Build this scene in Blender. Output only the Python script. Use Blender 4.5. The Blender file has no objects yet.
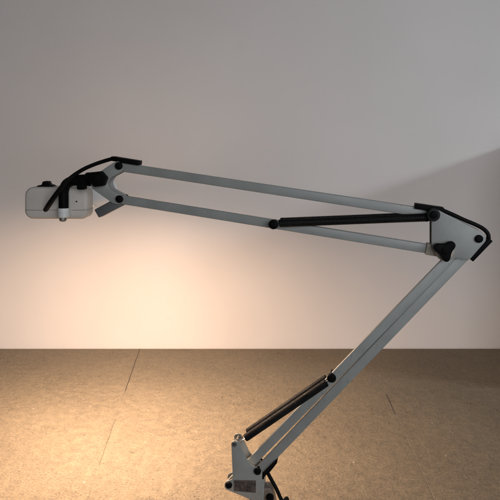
import bpy, bmesh, math, random
from mathutils import Vector, Matrix, noise
random.seed(7)
S = bpy.context.scene
COL = S.collection

# ------------------------------------------------------------------ camera
F_PX, PITCH, CAM = 620.0, math.radians(9.88), Vector((0.0, -0.77, 0.50))
cam_d = bpy.data.cameras.new('camera')
cam = bpy.data.objects.new('camera', cam_d)
COL.objects.link(cam)
cam.location = CAM
cam.rotation_euler = (math.pi/2 - PITCH, 0, 0)
cam_d.sensor_width = 36
cam_d.lens = 36*F_PX/500
cam_d.clip_start, cam_d.clip_end = 0.02, 50
S.camera = cam

# ------------------------------------------------------------------ world and lamps (indoors: soft room light, a window to the right)
W = bpy.data.worlds.new('World')
S.world = W
W.use_nodes = True
bg = W.node_tree.nodes['Background']
bg.inputs[0].default_value = (0.88, 0.94, 1.0, 1)
bg.inputs[1].default_value = 0.048

def area(name, loc, target, sx, sy, power, col):
    d = bpy.data.lights.new(name, 'AREA')
    d.shape = 'RECTANGLE'; d.size = sx; d.size_y = sy; d.energy = power; d.color = col
    o = bpy.data.objects.new(name, d); COL.objects.link(o)
    o.location = loc
    o.rotation_euler = (Vector(target)-Vector(loc)).to_track_quat('-Z', 'Y').to_euler()
    return o
area('window_light', (3.2, -0.42, 1.374), (0.3, 0.69, 0.22), 0.5, 0.26, 1.7, (0.80, 0.91, 1.0)).data.spread = math.radians(36)
area('room_light', (0.75, -1.8, 0.75), (0.45, 0.69, 0.25), 1.7, 1.1, 21.5, (0.955, 0.985, 1.04))

S.view_settings.view_transform = 'Standard'
S.view_settings.look = 'None'
S.view_settings.exposure = 0
S.view_settings.gamma = 1
S.cycles.max_bounces = 8

# ------------------------------------------------------------------ picture measurements -> metres
RIGHT, FWD, UP = Vector((1,0,0)), Vector((0,math.cos(PITCH),-math.sin(PITCH))), Vector((0,math.sin(PITCH),math.cos(PITCH)))
def ray(px, py):
    return FWD + RIGHT*((px-250)/F_PX) - UP*((py-250)/F_PX)
YAW = math.radians(-9)                       # the lamp's plane is turned a little about its foot
def plane_at(px, py, Y):                     # point on the upright plane facing the camera at depth Y
    d = ray(px, py); return CAM + d*((Y-CAM.y)/d.y)
BASE = plane_at(257, 500, 0); BASE.z = 0; BASE.y = 0
RZ = Matrix.Rotation(YAW, 3, 'Z'); RZI = RZ.transposed()
CAM_L = RZI @ (CAM-BASE) + BASE              # the camera seen from the turned lamp
def at(px, py, Y=0.0):                       # the same, on the lamp's own plane, in the lamp's own axes
    d = RZI @ ray(px, py); return CAM_L + d*((Y-CAM_L.y)/d.y)
def on_table(px, py):
    d = ray(px, py); return CAM + d*(-CAM.z/d.z)
MM = 0.001
PX = (at(251, 330)-at(250, 330)).length      # one photo pixel at the lamp, in metres

# ------------------------------------------------------------------ materials
def mat(name):
    m = bpy.data.materials.new(name); m.use_nodes = True
    nt = m.node_tree
    return m, nt, nt.nodes['Principled BSDF']
def N(nt, kind, **kw):
    n = nt.nodes.new(kind)
    for k, v in kw.items(): setattr(n, k, v)
    return n
def simple(name, col, rough, metal=0.0, var=0.10, scale=60, bump=0.0, bscale=400, spec=0.5, rvar=0.12):
    m, nt, p = mat(name)
    tc = N(nt, 'ShaderNodeTexCoord')
    n1 = N(nt, 'ShaderNodeTexNoise'); n1.inputs['Scale'].default_value = scale; n1.inputs['Detail'].default_value = 6
    nt.links.new(tc.outputs['Object'], n1.inputs['Vector'])
    r = N(nt, 'ShaderNodeMapRange')
    r.inputs['From Min'].default_value = 0.3; r.inputs['From Max'].default_value = 0.7
    r.inputs['To Min'].default_value = 1-var; r.inputs['To Max'].default_value = 1+var
    nt.links.new(n1.outputs['Fac'], r.inputs['Value'])
    mx = N(nt, 'ShaderNodeVectorMath', operation='SCALE'); mx.inputs[0].default_value = col
    nt.links.new(r.outputs[0], mx.inputs['Scale'])
    nt.links.new(mx.outputs[0], p.inputs['Base Color'])
    r2 = N(nt, 'ShaderNodeMapRange')
    r2.inputs['From Min'].default_value = 0.3; r2.inputs['From Max'].default_value = 0.7
    r2.inputs['To Min'].default_value = max(0.02, rough-rvar); r2.inputs['To Max'].default_value = min(1, rough+rvar)
    nt.links.new(n1.outputs['Fac'], r2.inputs['Value'])
    nt.links.new(r2.outputs[0], p.inputs['Roughness'])
    p.inputs['Metallic'].default_value = metal
    p.inputs['Specular IOR Level'].default_value = spec
    if bump:
        n2 = N(nt, 'ShaderNodeTexNoise'); n2.inputs['Scale'].default_value = bscale; n2.inputs['Detail'].default_value = 3
        nt.links.new(tc.outputs['Object'], n2.inputs['Vector'])
        b = N(nt, 'ShaderNodeBump'); b.inputs['Strength'].default_value = bump; b.inputs['Distance'].default_value = 0.0005
        nt.links.new(n2.outputs['Fac'], b.inputs['Height'])
        nt.links.new(b.outputs[0], p.inputs['Normal'])
    return m
PAINT = simple('grey_enamel', (0.262, 0.268, 0.252), 0.42, var=0.06, scale=45, bump=0.12)
def wear(m, amount, tint):
    nt = m.node_tree; p = nt.nodes['Principled BSDF']
    src = p.inputs['Base Color'].links[0].from_socket
    tc = N(nt, 'ShaderNodeTexCoord')
    mp = N(nt, 'ShaderNodeMapping'); mp.inputs['Scale'].default_value = (1.0, 1.0, 0.35); mp.inputs['Rotation'].default_value = (0.2, 0.75, 0)
    nt.links.new(tc.outputs['Object'], mp.inputs['Vector'])
    n = N(nt, 'ShaderNodeTexNoise'); n.inputs['Scale'].default_value = 330; n.inputs['Detail'].default_value = 2
    nt.links.new(mp.outputs[0], n.inputs['Vector'])
    n2 = N(nt, 'ShaderNodeTexNoise'); n2.inputs['Scale'].default_value = 38; n2.inputs['Detail'].default_value = 4
    nt.links.new(tc.outputs['Object'], n2.inputs['Vector'])
    def mr(v, a, b_, c):
        r = N(nt, 'ShaderNodeMapRange')
        for k, x in (('From Min', a), ('From Max', b_), ('To Min', 0.0), ('To Max', c)): r.inputs[k].default_value = x
        nt.links.new(v, r.inputs['Value']); return r.outputs[0]
    mu = N(nt, 'ShaderNodeMath', operation='MULTIPLY')
    nt.links.new(mr(n.outputs['Fac'], 0.64, 0.70, amount), mu.inputs[0]); nt.links.new(mr(n2.outputs['Fac'], 0.45, 0.62, 1.0), mu.inputs[1])
    mx = N(nt, 'ShaderNodeMix', data_type='RGBA'); mx.inputs[7].default_value = (*tint, 1)
    nt.links.new(mu.outputs[0], mx.inputs[0]); nt.links.new(src, mx.inputs[6]); nt.links.new(mx.outputs[2], p.inputs['Base Color'])
wear(PAINT, 0.28, (0.06, 0.055, 0.05))
HEADW = simple('off_white_plastic', (0.50, 0.455, 0.405), 0.5, var=0.05, scale=40, bump=0.15)
wear(HEADW, 0.2, (0.12, 0.09, 0.06))
SHADEW = simple('white_shade_plastic', (0.80, 0.82, 0.82), 0.4, var=0.03, scale=30)
COLLAR = simple('white_collar_plastic', (0.62, 0.62, 0.60), 0.4, var=0.05)
BLACK = simple('black_plastic', (0.003, 0.003, 0.0032), 0.55, var=0.3, spec=0.06)
RUBBER = simple('black_cable_rubber', (0.0035, 0.0035, 0.0035), 0.55, var=0.3, spec=0.10)
SPRING = simple('blackened_spring_steel', (0.009, 0.009, 0.0088), 0.5, metal=0.0, var=0.35, spec=0.14)
STEEL = simple('dull_steel', (0.26, 0.25, 0.235), 0.42, metal=0.8, var=0.2)
TABM = simple('dark_grey_enamel', (0.085, 0.088, 0.088), 0.5, var=0.1)
CAPM = simple('yellowed_end_plastic', (0.36, 0.31, 0.245), 0.5, var=0.12)
CLAMPM = simple('brown_cast_metal', (0.20, 0.155, 0.125), 0.45, metal=0.3, var=0.3, scale=120, bump=0.4)
LABELM = simple('brown_label_foil', (0.085, 0.066, 0.057), 0.55, var=0.3, scale=260)
INK = simple('dark_ink', (0.012, 0.010, 0.010), 0.6)

SILLM = simple('sill_occluder_paint', (0.62, 0.59, 0.56), 0.5, var=0.05, scale=12)
m, nt, p = mat('fluorescent_glow')
p.inputs['Base Color'].default_value = (0.9, 0.9, 0.85, 1)
p.inputs['Emission Color'].default_value = (1.0, 0.69, 0.475, 1)
p.inputs['Emission Strength'].default_value = 495
GLOW = m

# wall plaster
m, nt, p = mat('white_wall_paint')
tc = N(nt, 'ShaderNodeTexCoord')
na = N(nt, 'ShaderNodeTexNoise'); na.inputs['Scale'].default_value = 3.5; na.inputs['Detail'].default_value = 5
nb = N(nt, 'ShaderNodeTexNoise'); nb.inputs['Scale'].default_value = 130; nb.inputs['Detail'].default_value = 4
nc = N(nt, 'ShaderNodeTexNoise'); nc.inputs['Scale'].default_value = 28; nc.inputs['Detail'].default_value = 4
for n in (na, nb, nc): nt.links.new(tc.outputs['Object'], n.inputs['Vector'])
cr = N(nt, 'ShaderNodeValToRGB')
cr.color_ramp.elements[0].position = 0.3; cr.color_ramp.elements[0].color = (0.69, 0.655, 0.635, 1)
cr.color_ramp.elements[1].position = 0.7; cr.color_ramp.elements[1].color = (0.735, 0.70, 0.68, 1)
nt.links.new(na.outputs['Fac'], cr.inputs['Fac'])
# a few small scuffs
cs = N(nt, 'ShaderNodeMapRange')
cs.inputs['From Min'].default_value = 0.70; cs.inputs['From Max'].default_value = 0.78
cs.inputs['To Min'].default_value = 0.0; cs.inputs['To Max'].default_value = 0.05
nt.links.new(nc.outputs['Fac'], cs.inputs['Value'])
mx = N(nt, 'ShaderNodeMix', data_type='RGBA'); mx.inputs[7].default_value = (0.42, 0.34, 0.28, 1)
nt.links.new(cs.outputs[0], mx.inputs[0]); nt.links.new(cr.outputs[0], mx.inputs[6])
nt.links.new(mx.outputs[2], p.inputs['Base Color'])
p.inputs['Roughness'].default_value = 0.85; p.inputs['Specular IOR Level'].default_value = 0.2
b0_ = N(nt, 'ShaderNodeBump'); b0_.inputs['Strength'].default_value = 0.28; b0_.inputs['Distance'].default_value = 0.006
mw = N(nt, 'ShaderNodeMapping'); mw.inputs['Scale'].default_value = (1.6, 1, 0.7); nt.links.new(tc.outputs['Object'], mw.inputs['Vector'])
nw = N(nt, 'ShaderNodeTexNoise'); nw.inputs['Scale'].default_value = 7; nw.inputs['Detail'].default_value = 3; nt.links.new(mw.outputs[0], nw.inputs['Vector'])
nt.links.new(nw.outputs['Fac'], b0_.inputs['Height'])
b = N(nt, 'ShaderNodeBump'); b.inputs['Strength'].default_value = 0.15; b.inputs['Distance'].default_value = 0.0008
nt.links.new(nb.outputs['Fac'], b.inputs['Height']); nt.links.new(b0_.outputs[0], b.inputs['Normal']); nt.links.new(b.outputs[0], p.inputs['Normal'])
WALLM = m

# worn mottled table covering, with a joint and a crack
def math_node(nt, op, a, b=None, c=None):
    n = N(nt, 'ShaderNodeMath', operation=op)
    for i, v in enumerate((a, b, c)):
        if v is None: continue
        if isinstance(v, (int, float)): n.inputs[i].default_value = v
        else: nt.links.new(v, n.inputs[i])
    return n.outputs[0]
def maprange(nt, v, a, b_, c, d):
    n = N(nt, 'ShaderNodeMapRange')
    for k, x in (('From Min', a), ('From Max', b_), ('To Min', c), ('To Max', d)): n.inputs[k].default_value = x
    nt.links.new(v, n.inputs['Value']); return n.outputs[0]
m, nt, p = mat('worn_linoleum')
tc = N(nt, 'ShaderNodeTexCoord'); O = tc.outputs['Object']
def noise_tex(scale, detail, rough=0.5, dist=0.0, vec=O):
    n = N(nt, 'ShaderNodeTexNoise'); n.inputs['Scale'].default_value = scale; n.inputs['Detail'].default_value = detail
    n.inputs['Roughness'].default_value = rough; n.inputs['Distortion'].default_value = dist
    nt.links.new(vec, n.inputs['Vector']); return n.outputs['Fac']
big, mid, fine = noise_tex(6, 4), noise_tex(70, 7, 0.68, 0.0), noise_tex(330, 4, 0.6)
ramp = N(nt, 'ShaderNodeValToRGB'); e = ramp.color_ramp.elements
e[0].position = 0.30; e[0].color = (0.094, 0.076, 0.056, 1)
e[1].position = 0.72; e[1].color = (0.312, 0.254, 0.172, 1)
e2 = e.new(0.5); e2.color = (0.200, 0.163, 0.111, 1)
mixv = math_node(nt, 'ADD', math_node(nt, 'MULTIPLY', mid, 0.55), math_node(nt, 'ADD', math_node(nt, 'MULTIPLY', fine, 0.30), math_node(nt, 'MULTIPLY', big, 0.15)))
nt.links.new(mixv, ramp.inputs['Fac'])
# scattered pale specks and dark nicks
vo = N(nt, 'ShaderNodeTexVoronoi'); vo.inputs['Scale'].default_value = 85; nt.links.new(O, vo.inputs['Vector'])
sepc = N(nt, 'ShaderNodeSeparateColor'); nt.links.new(vo.outputs['Color'], sepc.inputs[0])
speck = math_node(nt, 'MULTIPLY', math_node(nt, 'LESS_THAN', vo.outputs['Distance'], math_node(nt, 'MULTIPLY', sepc.outputs[1], 0.15)), math_node(nt, 'GREATER_THAN', sepc.outputs[0], 0.93))
mp = N(nt, 'ShaderNodeMapping'); mp.inputs['Scale'].default_value = (1, 0.45, 1); mp.inputs['Rotation'].default_value = (0, 0, 0.5)
nt.links.new(O, mp.inputs['Vector'])
nick_n = noise_tex(34, 3, 0.5, 1.6, mp.outputs[0])
nick = math_node(nt, 'LESS_THAN', math_node(nt, 'ABSOLUTE', math_node(nt, 'SUBTRACT', nick_n, 0.5)), 0.0035)
nick = math_node(nt, 'MULTIPLY', nick, math_node(nt, 'GREATER_THAN', noise_tex(13, 2), 0.55))
sx = N(nt, 'ShaderNodeSeparateXYZ'); nt.links.new(O, sx.inputs[0])
def line_mask(p0, p1, width, y0, y1):
    k = (p1.x-p0.x)/(p1.y-p0.y)
    wob = math_node(nt, 'MULTIPLY', math_node(nt, 'SUBTRACT', noise_tex(24, 2), 0.5), 0.0025)
    dx = math_node(nt, 'SUBTRACT', sx.outputs[0], math_node(nt, 'MULTIPLY_ADD', sx.outputs[1], k, p0.x-k*p0.y))
    dx = math_node(nt, 'ABSOLUTE', math_node(nt, 'ADD', dx, wob))
    near = math_node(nt, 'LESS_THAN', dx, width)
    inr = math_node(nt, 'MULTIPLY', math_node(nt, 'GREATER_THAN', sx.outputs[1], y0), math_node(nt, 'LESS_THAN', sx.outputs[1], y1))
    return math_node(nt, 'MULTIPLY', near, inr)
def row_y(py): return on_table(250, py).y
a0, a1 = on_table(140, 348.6), on_table(87, 500)
b0, b1 = on_table(386.5, 394), on_table(434, 500)
j1 = line_mask(a0, a1, 0.0010, row_y(391), 2)
j2 = math_node(nt, 'MULTIPLY', line_mask(a0, a1, 0.00055, row_y(466), row_y(420)), 0.75)
j3 = math_node(nt, 'MULTIPLY', line_mask(a0, a1, 0.0004, -2, row_y(478)), 0.45)
j4 = math_node(nt, 'MULTIPLY', line_mask(a0, a1, 0.0004, row_y(420), row_y(391)), 0.18)
c1 = line_mask(b0, b1, 0.0011, row_y(414), b0.y)
c2 = math_node(nt, 'MULTIPLY', line_mask(b0, b1, 0.00055, -2, row_y(414)), 0.42)
dark = math_node(nt, 'MULTIPLY', nick, 0.75)
for q in (j1, j2, j3, j4, c1, c2): dark = math_node(nt, 'MAXIMUM', dark, q)
d0, d1 = b0+Vector((0.0013, 0, 0)), b1+Vector((0.0013, 0, 0))
pale_edge = math_node(nt, 'MULTIPLY', line_mask(d0, d1, 0.0005, -2, row_y(402)), 0.45)
# marbled flecks, drawn out along the sheet
mf = N(nt, 'ShaderNodeMapping'); mf.inputs['Scale'].default_value = (0.72, 1.0, 1); mf.inputs['Rotation'].default_value = (0, 0, 0.16)
nt.links.new(O, mf.inputs['Vector'])
fleck = noise_tex(330, 4, 0.65, 0.0, mf.outputs[0])
patch = maprange(nt, noise_tex(17, 3, 0.6), 0.35, 0.65, 0.45, 1.0)
dk_f = math_node(nt, 'MULTIPLY', maprange(nt, fleck, 0.54, 0.67, 0.0, 0.82), patch)
lt_f = math_node(nt, 'MULTIPLY', maprange(nt, fleck, 0.44, 0.31, 0.0, 0.58), patch)
mA = N(nt, 'ShaderNodeMix', data_type='RGBA'); mA.inputs[7].default_value = (0.50, 0.45, 0.38, 1)
nt.links.new(math_node(nt, 'MULTIPLY', speck, 0.8), mA.inputs[0]); 
mD = N(nt, 'ShaderNodeMix', data_type='RGBA'); mD.inputs[7].default_value = (0.062, 0.048, 0.036, 1)
nt.links.new(dk_f, mD.inputs[0]); nt.links.new(ramp.outputs[0], mD.inputs[6])
mL = N(nt, 'ShaderNodeMix', data_type='RGBA'); mL.inputs[7].default_value = (0.36, 0.31, 0.245, 1)
nt.links.new(math_node(nt, 'MAXIMUM', lt_f, pale_edge), mL.inputs[0]); nt.links.new(mD.outputs[2], mL.inputs[6])
nt.links.new(mL.outputs[2], mA.inputs[6])
mB = N(nt, 'ShaderNodeMix', data_type='RGBA'); mB.inputs[7].default_value = (0.035, 0.026, 0.02, 1)
nt.links.new(math_node(nt, 'MULTIPLY', dark, 0.85), mB.inputs[0]); nt.links.new(mA.outputs[2], mB.inputs[6])
nt.links.new(mB.outputs[2], p.inputs['Base Color'])
nt.links.new(maprange(nt, mid, 0.3, 0.7, 0.5, 0.8), p.inputs['Roughness'])
p.inputs['Specular IOR Level'].default_value = 0.3
hgt = math_node(nt, 'SUBTRACT', math_node(nt, 'ADD', math_node(nt, 'MULTIPLY', mid, 0.8), math_node(nt, 'ADD', math_node(nt, 'MULTIPLY', fine, 0.25), math_node(nt, 'MULTIPLY', fleck, -0.55))), math_node(nt, 'MULTIPLY', dark, 0.6))
b = N(nt, 'ShaderNodeBump'); b.inputs['Strength'].default_value = 1.0; b.inputs['Distance'].default_value = 0.0045
nt.links.new(hgt, b.inputs['Height']); nt.links.new(b.outputs[0], p.inputs['Normal'])
TABLEM = m

# ------------------------------------------------------------------ object helpers
LAMP = None
ORIGIN = {}
def link(name, bm, material, parent=None, smooth=True, center=True, angle=35, upright_world=False):
    bmesh.ops.recalc_face_normals(bm, faces=bm.faces)
    me = bpy.data.meshes.new(name)
    base = ORIGIN.get(parent.name, Vector((0,0,0))) if parent is not None else Vector((0,0,0))
    c = Vector((0,0,0))
    if center:
        xs = [v.co for v in bm.verts]
        c = Vector([(min(v[i] for v in xs)+max(v[i] for v in xs))/2 for i in range(3)])
    for v in bm.verts: v.co -= c
    bm.to_mesh(me); bm.free()
    me.materials.append(material)
    if smooth:
        for f in me.polygons: f.use_smooth = True
        me.set_sharp_from_angle(angle=math.radians(angle))
    o = bpy.data.objects.new(name, me); COL.objects.link(o)
    if parent is not None: o.parent = parent
    o.location = c - base
    ORIGIN[o.name] = c
    if upright_world:                        # a part swivelled back square to the camera
        o.location = RZI @ (c-base); o.rotation_euler.z = -YAW
    return o

def round_poly(pts, radii, seg=7):
    out = []; n = len(pts)
    if isinstance(radii, (int, float)): radii = [radii]*n
    for i in range(n):
        p0, p1, p2 = (Vector((*pts[j%n], 0)).to_2d() for j in (i-1, i, i+1))
        r = radii[i]
        d0, d1 = (p0-p1), (p2-p1); l0, l1 = d0.length, d1.length
        d0.normalize(); d1.normalize()
        ang = math.acos(max(-1, min(1, d0.dot(d1))))
        if r <= 0 or ang > 3.05: out.append(tuple(p1)); continue
        t = min(r/math.tan(ang/2), 0.49*l0, 0.49*l1); r = t*math.tan(ang/2)
        c = p1 + (d0+d1).normalized()*(r/math.sin(ang/2))
        s, e_ = p1+d0*t-c, p1+d1*t-c
        a_s, a_e = math.atan2(s.y, s.x), math.atan2(e_.y, e_.x)
        da = (a_e-a_s+math.pi) % (2*math.pi)-math.pi
        for k in range(seg+1):
            a = a_s+da*k/seg
            out.append((c.x+r*math.cos(a), c.y+r*math.sin(a)))
    return out

def outline(px_pts, Y, radii=0, seg=7, at=at):      # photo outline measured on plane Y -> (x, z) metres
    return [(v.x, v.z) for v in (at(a, b_, Y) for a, b_ in round_poly(px_pts, radii, seg))]

def prism(bm, xz, y0, y1, bev=0.0004, seg=2):
    before = set(bm.verts)
    vs = [bm.verts.new((x, y0, z)) for x, z in xz]
    f = bm.faces.new(vs)
    g = bmesh.ops.extrude_face_region(bm, geom=[f])
    nv = [e for e in g['geom'] if isinstance(e, bmesh.types.BMVert)]
    bmesh.ops.translate(bm, verts=nv, vec=(0, y1-y0, 0))
    if bev > 0:
        new = set(vs)|set(nv)
        ed = [e for e in bm.edges if e.verts[0] in new and e.verts[1] in new and abs(e.verts[0].co.y-e.verts[1].co.y) < 1e-7]
        bmesh.ops.bevel(bm, geom=ed, offset=bev, segments=seg, affect='EDGES', profile=0.5, clamp_overlap=True)

def bar(bm, p, q, w, y0, y1, bev=0.0012):    # bar between two points, width w in the upright plane
    p, q = Vector(p), Vector(q)
    d = Vector((q.x-p.x, 0, q.z-p.z)).normalized(); n = Vector((-d.z, 0, d.x))*(w/2)
    vs = []
    for y in (y0, y1):
        for c in (p+n, q+n, q-n, p-n): vs.append(bm.verts.new((c.x, y, c.z)))
    fs = [(0,1,2,3), (7,6,5,4), (0,4,5,1), (1,5,6,2), (2,6,7,3), (3,7,4,0)]
    for f in fs: bm.faces.new([vs[i] for i in f])
    new = set(vs)
    ed = [e for e in bm.edges if e.verts[0] in new and e.verts[1] in new]
    if bev: bmesh.ops.bevel(bm, geom=ed, offset=bev, segments=3, affect='EDGES', profile=0.5)

def lathe(bm, o, axis, prof, seg=28):        # prof: (distance along the axis, radius)
    o, axis = Vector(o), Vector(axis).normalized()
    u = axis.orthogonal().normalized(); v = axis.cross(u)
    rings = []
    for d, r in prof:
        if r <= 1e-7: rings.append([bm.verts.new(o+axis*d)]); continue
        rings.append([bm.verts.new(o+axis*d+(u*math.cos(t)+v*math.sin(t))*r) for t in (2*math.pi*k/seg for k in range(seg))])
    for a, b_ in zip(rings, rings[1:]):
        for k in range(seg):
            k2 = (k+1) % seg
            if len(a) == 1 and len(b_) == 1: continue
            if len(a) == 1: bm.faces.new((a[0], b_[k], b_[k2]))
            elif len(b_) == 1: bm.faces.new((a[k], a[k2], b_[0]))
            else: bm.faces.new((a[k], a[k2], b_[k2], b_[k]))
    for ring in (rings[0], rings[-1]):
        if len(ring) > 1: bm.faces.new(ring)
def disc(bm, o, axis, r, length, bev=0.0007):
    lathe(bm, o, axis, [(0, r-bev*0.3), (0, r), (length-bev, r), (length-bev*0.3, r-bev*0.3), (length, r-bev)])

def spline(pts, n=10):
    P = [Vector(v) for v in pts]; P = [2*P[0]-P[1]]+P+[2*P[-1]-P[-2]]; out = []
    for i in range(1, len(P)-2):
        for k in range(n):
            t = k/n; a, b_, c, d = P[i-1:i+3]
            out.append(0.5*((2*b_)+(c-a)*t+(2*a-5*b_+4*c-d)*t*t+(3*b_-a-3*c+d)*t**3))
    out.append(P[-2]); return out
def sweep(bm, pts, r, seg=12, cap=True):
    if not isinstance(r, (list, tuple)): r = [r]*len(pts)
    n = None; rings = []
    for i, pt in enumerate(pts):
        d = (pts[min(i+1, len(pts)-1)]-pts[max(i-1, 0)]).normalized()
        n = d.orthogonal().normalized() if n is None else (n-d*n.dot(d)).normalized()
        bnm = d.cross(n)
        rings.append([bm.verts.new(pt+(n*math.cos(t)+bnm*math.sin(t))*r[i]) for t in (2*math.pi*k/seg for k in range(seg))])
    for a, b_ in zip(rings, rings[1:]):
        for k in range(seg): bm.faces.new((a[k], a[(k+1)%seg], b_[(k+1)%seg], b_[k]))
    if cap: bm.faces.new(rings[0]); bm.faces.new(rings[-1])
def coil(bm, p, q, R, r, pitch, seg=16):
    p, q = Vector(p), Vector(q); ax = (q-p); L = ax.length; ax.normalize()
    u = ax.orthogonal().normalized(); v = ax.cross(u); turns = L/pitch; n = int(turns*seg)
    pts = []
    for i in range(n+1):
        s = i/n; a = 2*math.pi*turns*s
        pts.append(p+ax*(L*s)+(u*math.cos(a)+v*math.sin(a))*R)
    sweep(bm, pts, r, 7)
def part(name, fn, material, parent=None, **kw):
    bm = bmesh.new(); fn(bm)
    return link(name, bm, material, parent if parent is not None else LAMP, **kw)

# ------------------------------------------------------------------ the setting: wall, tabletop, added off-frame sill that blocks window light
WALL_Y = on_table(250, 348).y
bm = bmesh.new()
prism(bm, [(-2.2, -0.9), (2.2, -0.9), (2.2, 2.4), (-2.2, 2.4)], WALL_Y, WALL_Y+0.12, 0)
wall = link('wall', bm, WALLM, smooth=False); wall['kind'] = 'structure'
bm = bmesh.new()
TY0, TY1 = -0.075, WALL_Y-0.0050
prism(bm, [(-1.5, -0.032), (0.637, -0.032), (0.637, 0), (-1.5, 0)], TY0, TY1, 0.0012, 2)
table = link('tabletop', bm, TABLEM, center=False); table['kind'] = 'structure'
bm = bmesh.new()
prism(bm, [(0.64, -0.9), (0.76, -0.9), (0.76, 0.506), (0.64, 0.506)], 0.40, WALL_Y-0.001, 0.002)
occluder = link('sill_occluder', bm, SILLM); occluder['kind'] = 'structure'  # unseen slab, added as a sill to cast the diagonal shadow on the wall

# ------------------------------------------------------------------ the lamp
LAMP = bpy.data.objects.new('desk_lamp', None); COL.objects.link(LAMP)
LAMP.location = BASE; LAMP.rotation_euler.z = YAW; ORIGIN[LAMP.name] = BASE
LAMP.empty_display_size = 0.05
LAMP['label'] = 'grey articulated drafting lamp with springs, reaching left over the table with its tube lit'
LAMP['category'] = 'desk lamp'

# --- lower arm: two tubes side by side
TW = 9.4*PX
part('arm_tube', lambda bm: bar(bm, at(453, 254.5), at(230, 483.7), TW, -0.0022, 0.0022), PAINT)
part('arm_tube', lambda bm: bar(bm, at(479.5, 240), at(254.5, 475), TW, -0.0022, 0.0022), PAINT)
# --- upper arm
part('arm_tube', lambda bm: bar(bm, at(116, 166.2), at(440, 215.0), 8.6*PX, -0.0034, 0.0034), PAINT)
part('arm_tube', lambda bm: bar(bm, at(116, 198.6), at(432, 249.3), 8.6*PX, -0.0034, 0.0034), PAINT)
part('tube_end_sleeve', lambda bm: bar(bm, at(425.5, 248.3), at(441, 250.8), 10.6*PX, -0.0062, 0.0062), CAPM)

# --- elbow plates, front and back
YF, YB, TH = -0.0095, 0.0095, 0.0016
el = outline([(431.5, 213), (436.5, 209.2), (481, 231.5), (487.5, 239), (469.5, 259.5), (455.5, 258.0), (445.5, 261.5), (436.5, 256), (431.5, 246)],
             YF, [3, 3, 6, 5, 2, 3, 7, 4, 3])
part('elbow_plate', lambda bm: prism(bm, el, YF-TH/2, YF+TH/2), PAINT)
part('elbow_plate', lambda bm: prism(bm, el, YB-TH/2, YB+TH/2), PAINT)
def bolt(px, py, r_px, name='bolt', y0=YF-TH/2, h=0.004, material=BLACK, back=True, parent=None):
    c = at(px, py, y0-h)
    def f(bm):
        lathe(bm, (c.x, y0, c.z), (0,-1,0), [(0, r_px*PX*0.98), (h*0.6, r_px*PX), (h*0.85, r_px*PX*0.9), (h, r_px*PX*0.62), (h, 0)])
        if back:
            lathe(bm, (c.x, y0+0.0006, c.z), (0,1,0), [(0, 0.0017), (-2*y0-(0.001 if back is True else 0.0060), 0.0017)], 14)
            if back is True: lathe(bm, (c.x, -y0, c.z), (0,1,0), [(0, r_px*PX*0.98), (h*0.6, r_px*PX), (h, r_px*PX*0.6), (h, 0)])
    return part(name, f, material, parent)
bolt(479.4, 239.2, 3.6)
def knob(bm):
    c = at(445.0, 250.2, -0.020); pts = []
    for k in range(72):
        t = 2*math.pi*k/72
        r = (5.9+4.5*((1+math.cos(3*(t-math.radians(41))))/2)**1.5)*PX
        pts.append((c.x+r*math.cos(t), c.z+r*math.sin(t)))
    prism(bm, pts, -0.024, -0.0135, 0.0012, 3)
    lathe(bm, (c.x, -0.0135, c.z), (0,1,0), [(0, 5*PX), (0.0038, 5*PX)], 20)
    lathe(bm, (c.x, -0.024, c.z), (0,-1,0), [(-0.001, 3.6*PX), (0.0008, 3.4*PX), (0.0012, 2.6*PX), (0.0012, 0)], 24)
part('knob', knob, BLACK)
def kwash(bm):
    c = at(444.8, 251.6, -0.0115); disc(bm, (c.x, -0.0103, c.z), (0,-1,0), 8.3*PX, 0.002)
part('washer', kwash, CAPM)

# --- springs: a pair on the upper arm, a pair on the lower arm
def spring_pair(a, b_, R, pitch, wire, yf, hook_a, hook_b, cover=None):
    for sgn in (1, -1):
        A, B = at(*a, yf), at(*b_, yf); A.y = B.y = sgn*yf
        s = part('spring', lambda bm: coil(bm, A, B, R, wire, pitch), SPRING)
        for end, hk in ((A, hook_a), (B, hook_b)):
            h = at(*hk, yf); h.y = sgn*yf
            d = (h-end).normalized(); n = Vector((-d.z, 0, d.x))
            pts = [end-d*0.002+n*R*0.8, end+n*R*0.45+d*0.0015, end+(h-end)*0.45+n*0.0012, h+n*0.0036-d*0.001, h+d*0.0036, h-n*0.0036, h-d*0.003-n*0.002]
            part('spring_hook', lambda bm: sweep(bm, spline(pts, 6), wire*1.05, 8), STEEL, s)
            part('spring_collar', lambda bm: lathe(bm, end+d*0.0012, -d, [(0, R*0.55), (0, R+wire*0.6), (0.004, R+wire*0.6), (0.004, R*0.55)], 20), BLACK, s)
spring_pair((280.5, 223.2), (427.5, 217.4), 3.2*PX, 0.0019, 0.00098, -0.0079, (274, 224.3), (433.5, 215.8))
spring_pair((246.5, 437.3), (325.5, 383.2), 3.4*PX, 0.0014, 0.00074, -0.0079, (236.5, 442.0), (331, 379.5))
# posts that carry the springs
bolt(273.3, 224.6, 4.6, 'spring_post', y0=-0.0145, h=0.0035, back='pin')
bolt(331.5, 378.8, 4.4, 'spring_post', y0=-0.0150, h=0.0035, back='pin')
def bigwash(bm):
    c = at(433.8, 215.2, -0.0175); disc(bm, (c.x, -0.0112, c.z), (0,-1,0), 5.7*PX, 0.0062)
part('spring_post', bigwash, SPRING)
bolt(434.2, 215.0, 3.4, y0=-0.0175, h=0.003, back=False)
def backwash(bm):
    c = at(433.8, 215.2, -0.0175); disc(bm, (c.x, 0.0104, c.z), (0,1,0), 5.7*PX, 0.0062)
part('spring_post', backwash, SPRING)

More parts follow.
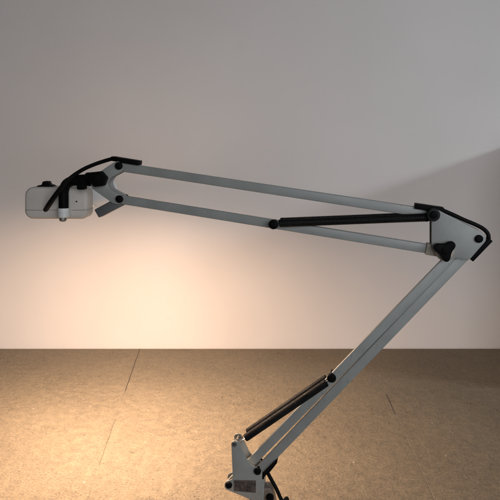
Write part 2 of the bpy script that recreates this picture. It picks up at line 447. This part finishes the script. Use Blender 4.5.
# --- head end: two Y shaped bracket plates
YP = 0.0085
yb = outline([(113.5, 162.5), (118.5, 161.0), (123.5, 165.5), (122, 171.5), (111.5, 177.0), (107.3, 182.5), (110.3, 189.5), (121.5, 195.5), (123.8, 200.5), (118.5, 204.6), (112.5, 203), (92, 188.5), (90, 178.5)],
             -YP, [3, 4, 4, 2, 6, 6, 6, 3, 4, 4, 2, 3, 3])
part('head_bracket', lambda bm: prism(bm, yb, -YP-TH/2, -YP+TH/2), PAINT)
part('head_bracket', lambda bm: prism(bm, yb, YP-TH/2, YP+TH/2), PAINT)
bolt(118.0, 166.0, 3.7, y0=-YP-TH/2)
bolt(118.6, 199.3, 3.7, y0=-YP-TH/2)
tb = outline([(94.8, 209.6), (99.4, 217.6), (122.5, 205.6), (118, 197)], -0.004, [1, 1, 1, 1], 3)
part('stop_tab', lambda bm: prism(bm, tb, -0.0062, 0.0062, 0.0005), TABM)
# black swivel joint
def joint_arm(bm):
    bar(bm, at(72, 180.3), at(92, 179.6), 10.6*PX, -0.0060, 0.0050, 0.0022)
    bar(bm, at(88, 179.4), at(101, 179.2), 13*PX, -0.0074, 0.0074, 0.002)
    bar(bm, at(78, 186), at(86, 186), 7*PX, -0.0058, 0.005, 0.002)
    c = at(91, 176, 0); lathe(bm, (c.x, -0.010, c.z), (0,1,0), [(0, 0.0), (0, 3.4*PX), (0.0005, 3.8*PX), (0.016, 3.8*PX), (0.016, 0)], 20)
part('swivel_arm', joint_arm, BLACK)
def hexknob(bm):
    c = at(98.5, 179, -0.015); pts = []
    for k in range(6):
        t = math.radians(60*k+8); pts.append((c.x+9.3*PX*math.cos(t), c.z+8.2*PX*math.sin(t)))
    prism(bm, round_poly(pts, 2.5*PX, 4), -0.0205, -0.0096, 0.0014, 3)
    lathe(bm, (c.x, -0.0205, c.z), (0,-1,0), [(-0.001, 4*PX), (0.001, 3.8*PX), (0.0014, 3*PX), (0.0014, 0)], 20)
part('swivel_knob', hexknob, BLACK)
def post(bm):
    sweep(bm, spline([at(63.6, 209.5), at(63.6, 198), at(63.8, 191), at(66.0, 184.8), at(71.5, 181.2), at(79, 180.3)], 8), 4.9*PX, 20)
part('swivel_post', post, BLACK)
def collar(bm):
    a, b_ = at(63.6, 208, 0), at(63.6, 217.2, 0); H = a.z-b_.z
    lathe(bm, (a.x, 0, a.z), (0,0,-1), [(0, 5.0*PX), (0, 5.9*PX), (H*0.40, 6.0*PX), (H*0.43, 5.7*PX), (H*0.48, 5.7*PX), (H*0.51, 6.0*PX), (H*0.93, 6.0*PX), (H, 5.4*PX)], 30)
    bar(bm, at(59.5, 213), at(67.5, 213), 7.4*PX, 0.002, 0.0125, 0.001)
part('swivel_collar', collar, COLLAR)
def nub(bm):
    a = at(62.8, 217, 0)
    lathe(bm, (a.x, 0, a.z), (0,0,-1), [(0, 3.4*PX), (0.0035, 3.7*PX), (0.005, 3.2*PX), (0.006, 1.8*PX), (0.006, 0)], 22)
part('swivel_screw', nub, STEEL)

# --- lamp head: housing, bottom cover, shade with a glowing panel standing in for the tubes
HOFF = (RZ @ (at(63.6, 200)-BASE) + BASE).y
HY0, HY1 = HOFF+0.0105, HOFF+0.044
def hout(*a): return outline(*a, at=plane_at)
hfull = hout([(24.0, 219.2), (24.3, 187.1), (87.2, 187.4), (87.6, 219.2)], HY0, [8.6, 8.5, 7.5, 6.5])
head = part('lamp_head', lambda bm: prism(bm, hfull, HY0, HY1, 0.0045, 5), HEADW, upright_world=True)
def seam(bm):                                # the thin joint between housing and bottom cover
    a, b_ = plane_at(24.15, 209.9, HY0), plane_at(87.5, 209.9, HY0); e_ = 0.00008
    ring = round_poly([(a.x-e_, HY0-e_), (b_.x+e_, HY0-e_), (b_.x+e_, HY1+e_), (a.x-e_, HY1+e_)], 0.0046, 8)
    z1 = a.z; z0 = z1-0.00055
    lo = [bm.verts.new((x, y, z0)) for x, y in ring]; hi = [bm.verts.new((x, y, z1)) for x, y in ring]
    bm.faces.new(lo); bm.faces.new(hi)
    for k in range(len(ring)):
        k2 = (k+1) % len(ring); bm.faces.new((lo[k], lo[k2], hi[k2], hi[k]))
part('housing_seam', seam, TABM, head)
def pin(bm):
    c = plane_at(76.5, 201.5, HY0); lathe(bm, (c.x, HY0+0.001, c.z), (0,-1,0), [(0, 0.9*PX), (0.0013, 0.8*PX), (0.0015, 0)], 12)
part('screw', pin, BLACK, head)
def rocker(bm):
    prism(bm, hout([(37, 187.6), (38, 185.4), (43.5, 184.4), (50, 184.4), (53.8, 185.8), (54, 187.6)], HOFF+0.022, [0, 1.5, 1, 1, 1.5, 0], 4), HOFF+0.018, HOFF+0.034, 0.0008)
    prism(bm, hout([(41.8, 185), (42.8, 181.8), (44, 181.2), (48.8, 181.4), (50.2, 185)], HOFF+0.022, [0, 1, 1, 1, 0], 4), HOFF+0.020, HOFF+0.032, 0.0008)
part('rocker_switch', rocker, BLACK, head)
sh = hout([(50, 210), (87, 210), (87, 188)], HY0)
SX0, SX1, SZ0, SZ1 = sh[0][0], sh[1][0], sh[0][1]+0.0015, sh[2][1]
SY0, SY1 = HY1-0.004, HOFF+0.228
def shade(bm):
    cx, hw, H = (SX0+SX1)/2, (SX1-SX0)/2, SZ1-SZ0; rows = []
    ys = [SY0+(SY1-SY0)*t for t in (0, .03, .040, .068, .2, .4, .55, .68, .76, .82, .87, .91, .94, .965, .983, .994, .9993)]
    for y in ys:
        u = max(0, (y-(SY1-0.026))/0.026); k = (1-u**2.4)**(1/2.4); kz = (1-u**3.0)**(1/3.0)
        lip = 0.0015*min(1, max(0, (y-(SY1-0.036))/0.020))
        row = []
        for j in range(19):
            a = math.pi*j/18; c_, s_ = math.cos(a), math.sin(a)
            x = -math.copysign(abs(c_)**0.62, c_)*hw*k; z = (abs(s_)**0.62)*H*(0.25+0.75*kz)
            row.append(bm.verts.new((cx+x, y, max(SZ0+z+(0.0035 if j == 0 else 0), SZ0+(0.0026 if y < SY0+0.0072 else 0)) - (lip+0.0150*(y-SY0)/(SY1-SY0) if j in (0, 18) or z < 0.004 else 0))))
        rows.append(row)
    for a, b_ in zip(rows, rows[1:]):
        for j in range(18): bm.faces.new((a[j], a[j+1], b_[j+1], b_[j]))
    bm.faces.new(rows[0])
so = part('shade', shade, SHADEW, head)
md = so.modifiers.new('thickness', 'SOLIDIFY'); md.thickness = 0.0018; md.offset = 1 if False else -1
def glow_panel(bm):                            # glowing panel added in place of the tubes, to spread their light smoothly
    hw = (SX1-SX0)/2-0.003; cx = (SX0+SX1)/2; top = SY1-0.006
    pts = [(cx-hw, SY0+0.006), (cx+hw, SY0+0.006), (cx+hw, top), (cx-hw, top)]
    pts = round_poly(pts, [0.002, 0.002, 0.019, 0.019], 8)
    zz = lambda x, y: SZ0+0.0022-0.0060*(y-SY0)/(SY1-SY0)
    lo = [bm.verts.new((x, y, zz(x, y))) for x, y in pts]; hi = [bm.verts.new((x, y, zz(x, y)+0.0018)) for x, y in pts]
    bm.faces.new(lo); bm.faces.new(hi)
    for k in range(len(pts)):
        k2 = (k+1) % len(pts); bm.faces.new((lo[k], lo[k2], hi[k2], hi[k]))
part('glow_panel', glow_panel, GLOW, head, smooth=False)

# --- cable with its clips
CR = 2.0*PX
def clip(pts, y=0.0, d=0.0075):
    part('cable_clip', lambda bm: bar(bm, at(*pts[0], y), at(*pts[1], y), pts[2]*PX, y-d, y+d, 0.0008), BLACK)
clip(((112.8, 158.4), (140.3, 163.0), 4.4))
clip(((414.5, 205.6), (443.0, 209.8), 4.8))
clip(((489.8, 238.8), (470.2, 259.2), 4.2))
def boot(bm):
    prism(bm, outline([(276.0, 460.0), (277.5, 461.5), (270.5, 470.5), (264.5, 475.5), (263.5, 481.5), (262, 481.8), (261.8, 474)], -0.004, [0.5, 0.5, 2, 2, 0.5, 0.5, 1], 3), -0.008, 0.008, 0.0006)
part('cable_clip', boot, BLACK)
def cab_head(bm):
    q = [(112, 158.8, 0), (105, 160.8, 0), (94, 164.6, -0.002), (83, 169.5, -0.005), (72, 176.8, -0.008), (63, 185.5, -0.011), (56, 194.5, -0.010), (50, 203, -0.004), (46, 209.2, 0.006), (44.8, 210.6, 0.0135)]
    pts = spline([at(*v) for v in q], 8)
    sweep(bm, pts, [CR*(0.95+0.30*min(1, max(0, (i/len(pts)-0.35)/0.4))) for i in range(len(pts))], 14)
part('cable', cab_head, RUBBER)
part('cable', lambda bm: sweep(bm, spline([at(*v) for v in ((441, 209.6, 0), (452, 214.2, 0), (464, 219.8, 0), (475, 224.4, 0), (483, 228.6, 0), (487.6, 233.4, 0), (488.6, 239, 0), (486.5, 243.5, 0))], 8), CR*0.92, 14), RUBBER)
end = RZI @ (on_table(287, 512)-BASE) + BASE
part('cable', lambda bm: sweep(bm, spline([at(266.5, 470.5), at(270.5, 478), at(276.5, 489), at(282.5, 501), Vector((end.x, end.y, 0.02)), Vector((end.x+0.004, end.y-0.01, 0.0035)), Vector((end.x+0.02, end.y-0.03, 0.0028))], 8), CR*0.95, 14), RUBBER)
# --- base bracket: two plates on the clamp
BF = -0.0105
bp = outline([(231.2, 440.5), (238.2, 441.0), (246.5, 458.5), (251.0, 465.0), (257.0, 467.2), (262.3, 471.5), (262.0, 482), (261.0, 503), (251.5, 499.5), (231, 491.2), (224.2, 488.5), (225.0, 481.8), (232.8, 478.8)],
             BF, [3.2, 3.0, 5, 6, 4, 4, 2, 0.5, 2, 4, 4.2, 4.2, 3])
plate = part('base_bracket', lambda bm: prism(bm, bp, BF-TH/2, BF+TH/2), PAINT)
part('base_bracket', lambda bm: prism(bm, bp, -BF-TH/2, -BF+TH/2), PAINT)
fl = outline([(260.9, 481), (263.8, 480), (263.6, 503), (260.6, 503.5)], BF)
part('bracket_flange', lambda bm: prism(bm, fl, BF+TH/2+0.0001, 0.0090, 0.0005), PAINT)
bolt(257.2, 472.3, 3.7, y0=BF-TH/2)
bolt(228.4, 486.2, 3.5, y0=BF-TH/2)
def eyelet(bm):
    c = at(234.2, 444.6, BF-0.001)
    lathe(bm, (c.x, BF-TH/2-0.0006, c.z), (0,1,0), [(0, 1.6*PX), (0, 2.7*PX), (0.0023, 2.7*PX), (0.0023, 1.6*PX), (0, 1.6*PX)], 24)
part('eyelet', eyelet, STEEL)
def pinbar(bm):
    c = at(236.3, 442.5, BF); lathe(bm, (c.x, -0.0112, c.z), (0,1,0), [(0, 0.0017), (0.0224, 0.0017)], 14)
part('spring_pin', pinbar, STEEL)
# rating label
lb = outline([(233.6, 480.0), (256.0, 480.4), (255.8, 492.9), (233.8, 491.0)], BF-TH/2, [0.4]*4, 2)
lab = part('rating_label', lambda bm: prism(bm, lb, BF-TH/2-0.00022, BF-TH/2+0.0003, 0), LABELM)
lab['label'] = 'small brown printed label on the foot'
def lettering(txt, px0, py0, size_px, parent):
    cu = bpy.data.curves.new('lettering', 'FONT'); cu.body = txt; cu.size = size_px*PX*1.35; cu.offset = 0.00012; cu.space_character = 1.06
    tmp = bpy.data.objects.new('lettering', cu); COL.objects.link(tmp)
    dg = bpy.context.evaluated_depsgraph_get(); me = bpy.data.meshes.new_from_object(tmp.evaluated_get(dg))
    bpy.data.objects.remove(tmp)
    o3 = at(px0, py0, BF-TH/2-0.0004)
    bm = bmesh.new(); bm.from_mesh(me)
    bmesh.ops.transform(bm, matrix=Matrix.Translation(o3) @ Matrix.Rotation(math.radians(-2), 4, 'Y').inverted() @ Matrix.Rotation(math.pi/2, 4, 'X'), verts=bm.verts)
    g = bmesh.ops.extrude_face_region(bm, geom=list(bm.faces))
    bmesh.ops.translate(bm, verts=[e for e in g['geom'] if isinstance(e, bmesh.types.BMVert)], vec=(0, 0.00025, 0))
    return link('lettering', bm, INK, parent, smooth=False)
lettering('NEW  OOS', 234.6, 483.6, 3.1, lab)
lettering('RIS  OBE', 235.2, 487.0, 3.1, lab)
lettering('FE.P.IBN', 239.0, 490.4, 2.5, lab)
# clamp under the bracket
def clamp(bm):
    a, b_ = at(247.5, 500, 0), at(272.8, 484, 0)
    prism(bm, outline([(246.5, 497.5), (262, 497), (263.8, 483.5), (270.8, 483), (273.2, 487), (276.0, 500), (277, 520), (246, 520)], 0.004, [1, 1, 1, 2, 2, 2, 0, 0], 4), -0.0085, 0.0090, 0.001)
cl = part('table_clamp', clamp, CLAMPM)
def foot(bm):
    zt = at(250, 514, 0).z
    prism(bm, [(at(240, 514).x, 0.0004), (at(282, 514).x, 0.0004), (at(282, 514).x, max(0.006, zt+0.002)), (at(240, 514).x, max(0.006, zt+0.002))], -0.016, 0.018, 0.001)
part('clamp_foot', foot, CLAMPM, cl)
def cknob(bm):
    c = at(270, 497.2, -0.0095); lathe(bm, (c.x, -0.0083, c.z), (0,-1,0), [(0, 3.9*PX), (0.003, 4*PX), (0.004, 3.2*PX), (0.004, 0)], 24)
part('clamp_screw', cknob, BLACK, cl)
def cscr(bm):
    for x in (251.5, 257.0):
        c = at(x, 500.5, -0.0095); lathe(bm, (c.x, -0.0083, c.z), (0,-1,0), [(0, 2.2*PX), (0.0025, 2.2*PX), (0.003, 1.6*PX), (0.003, 0)], 18)
part('clamp_rivet', cscr, STEEL, cl)
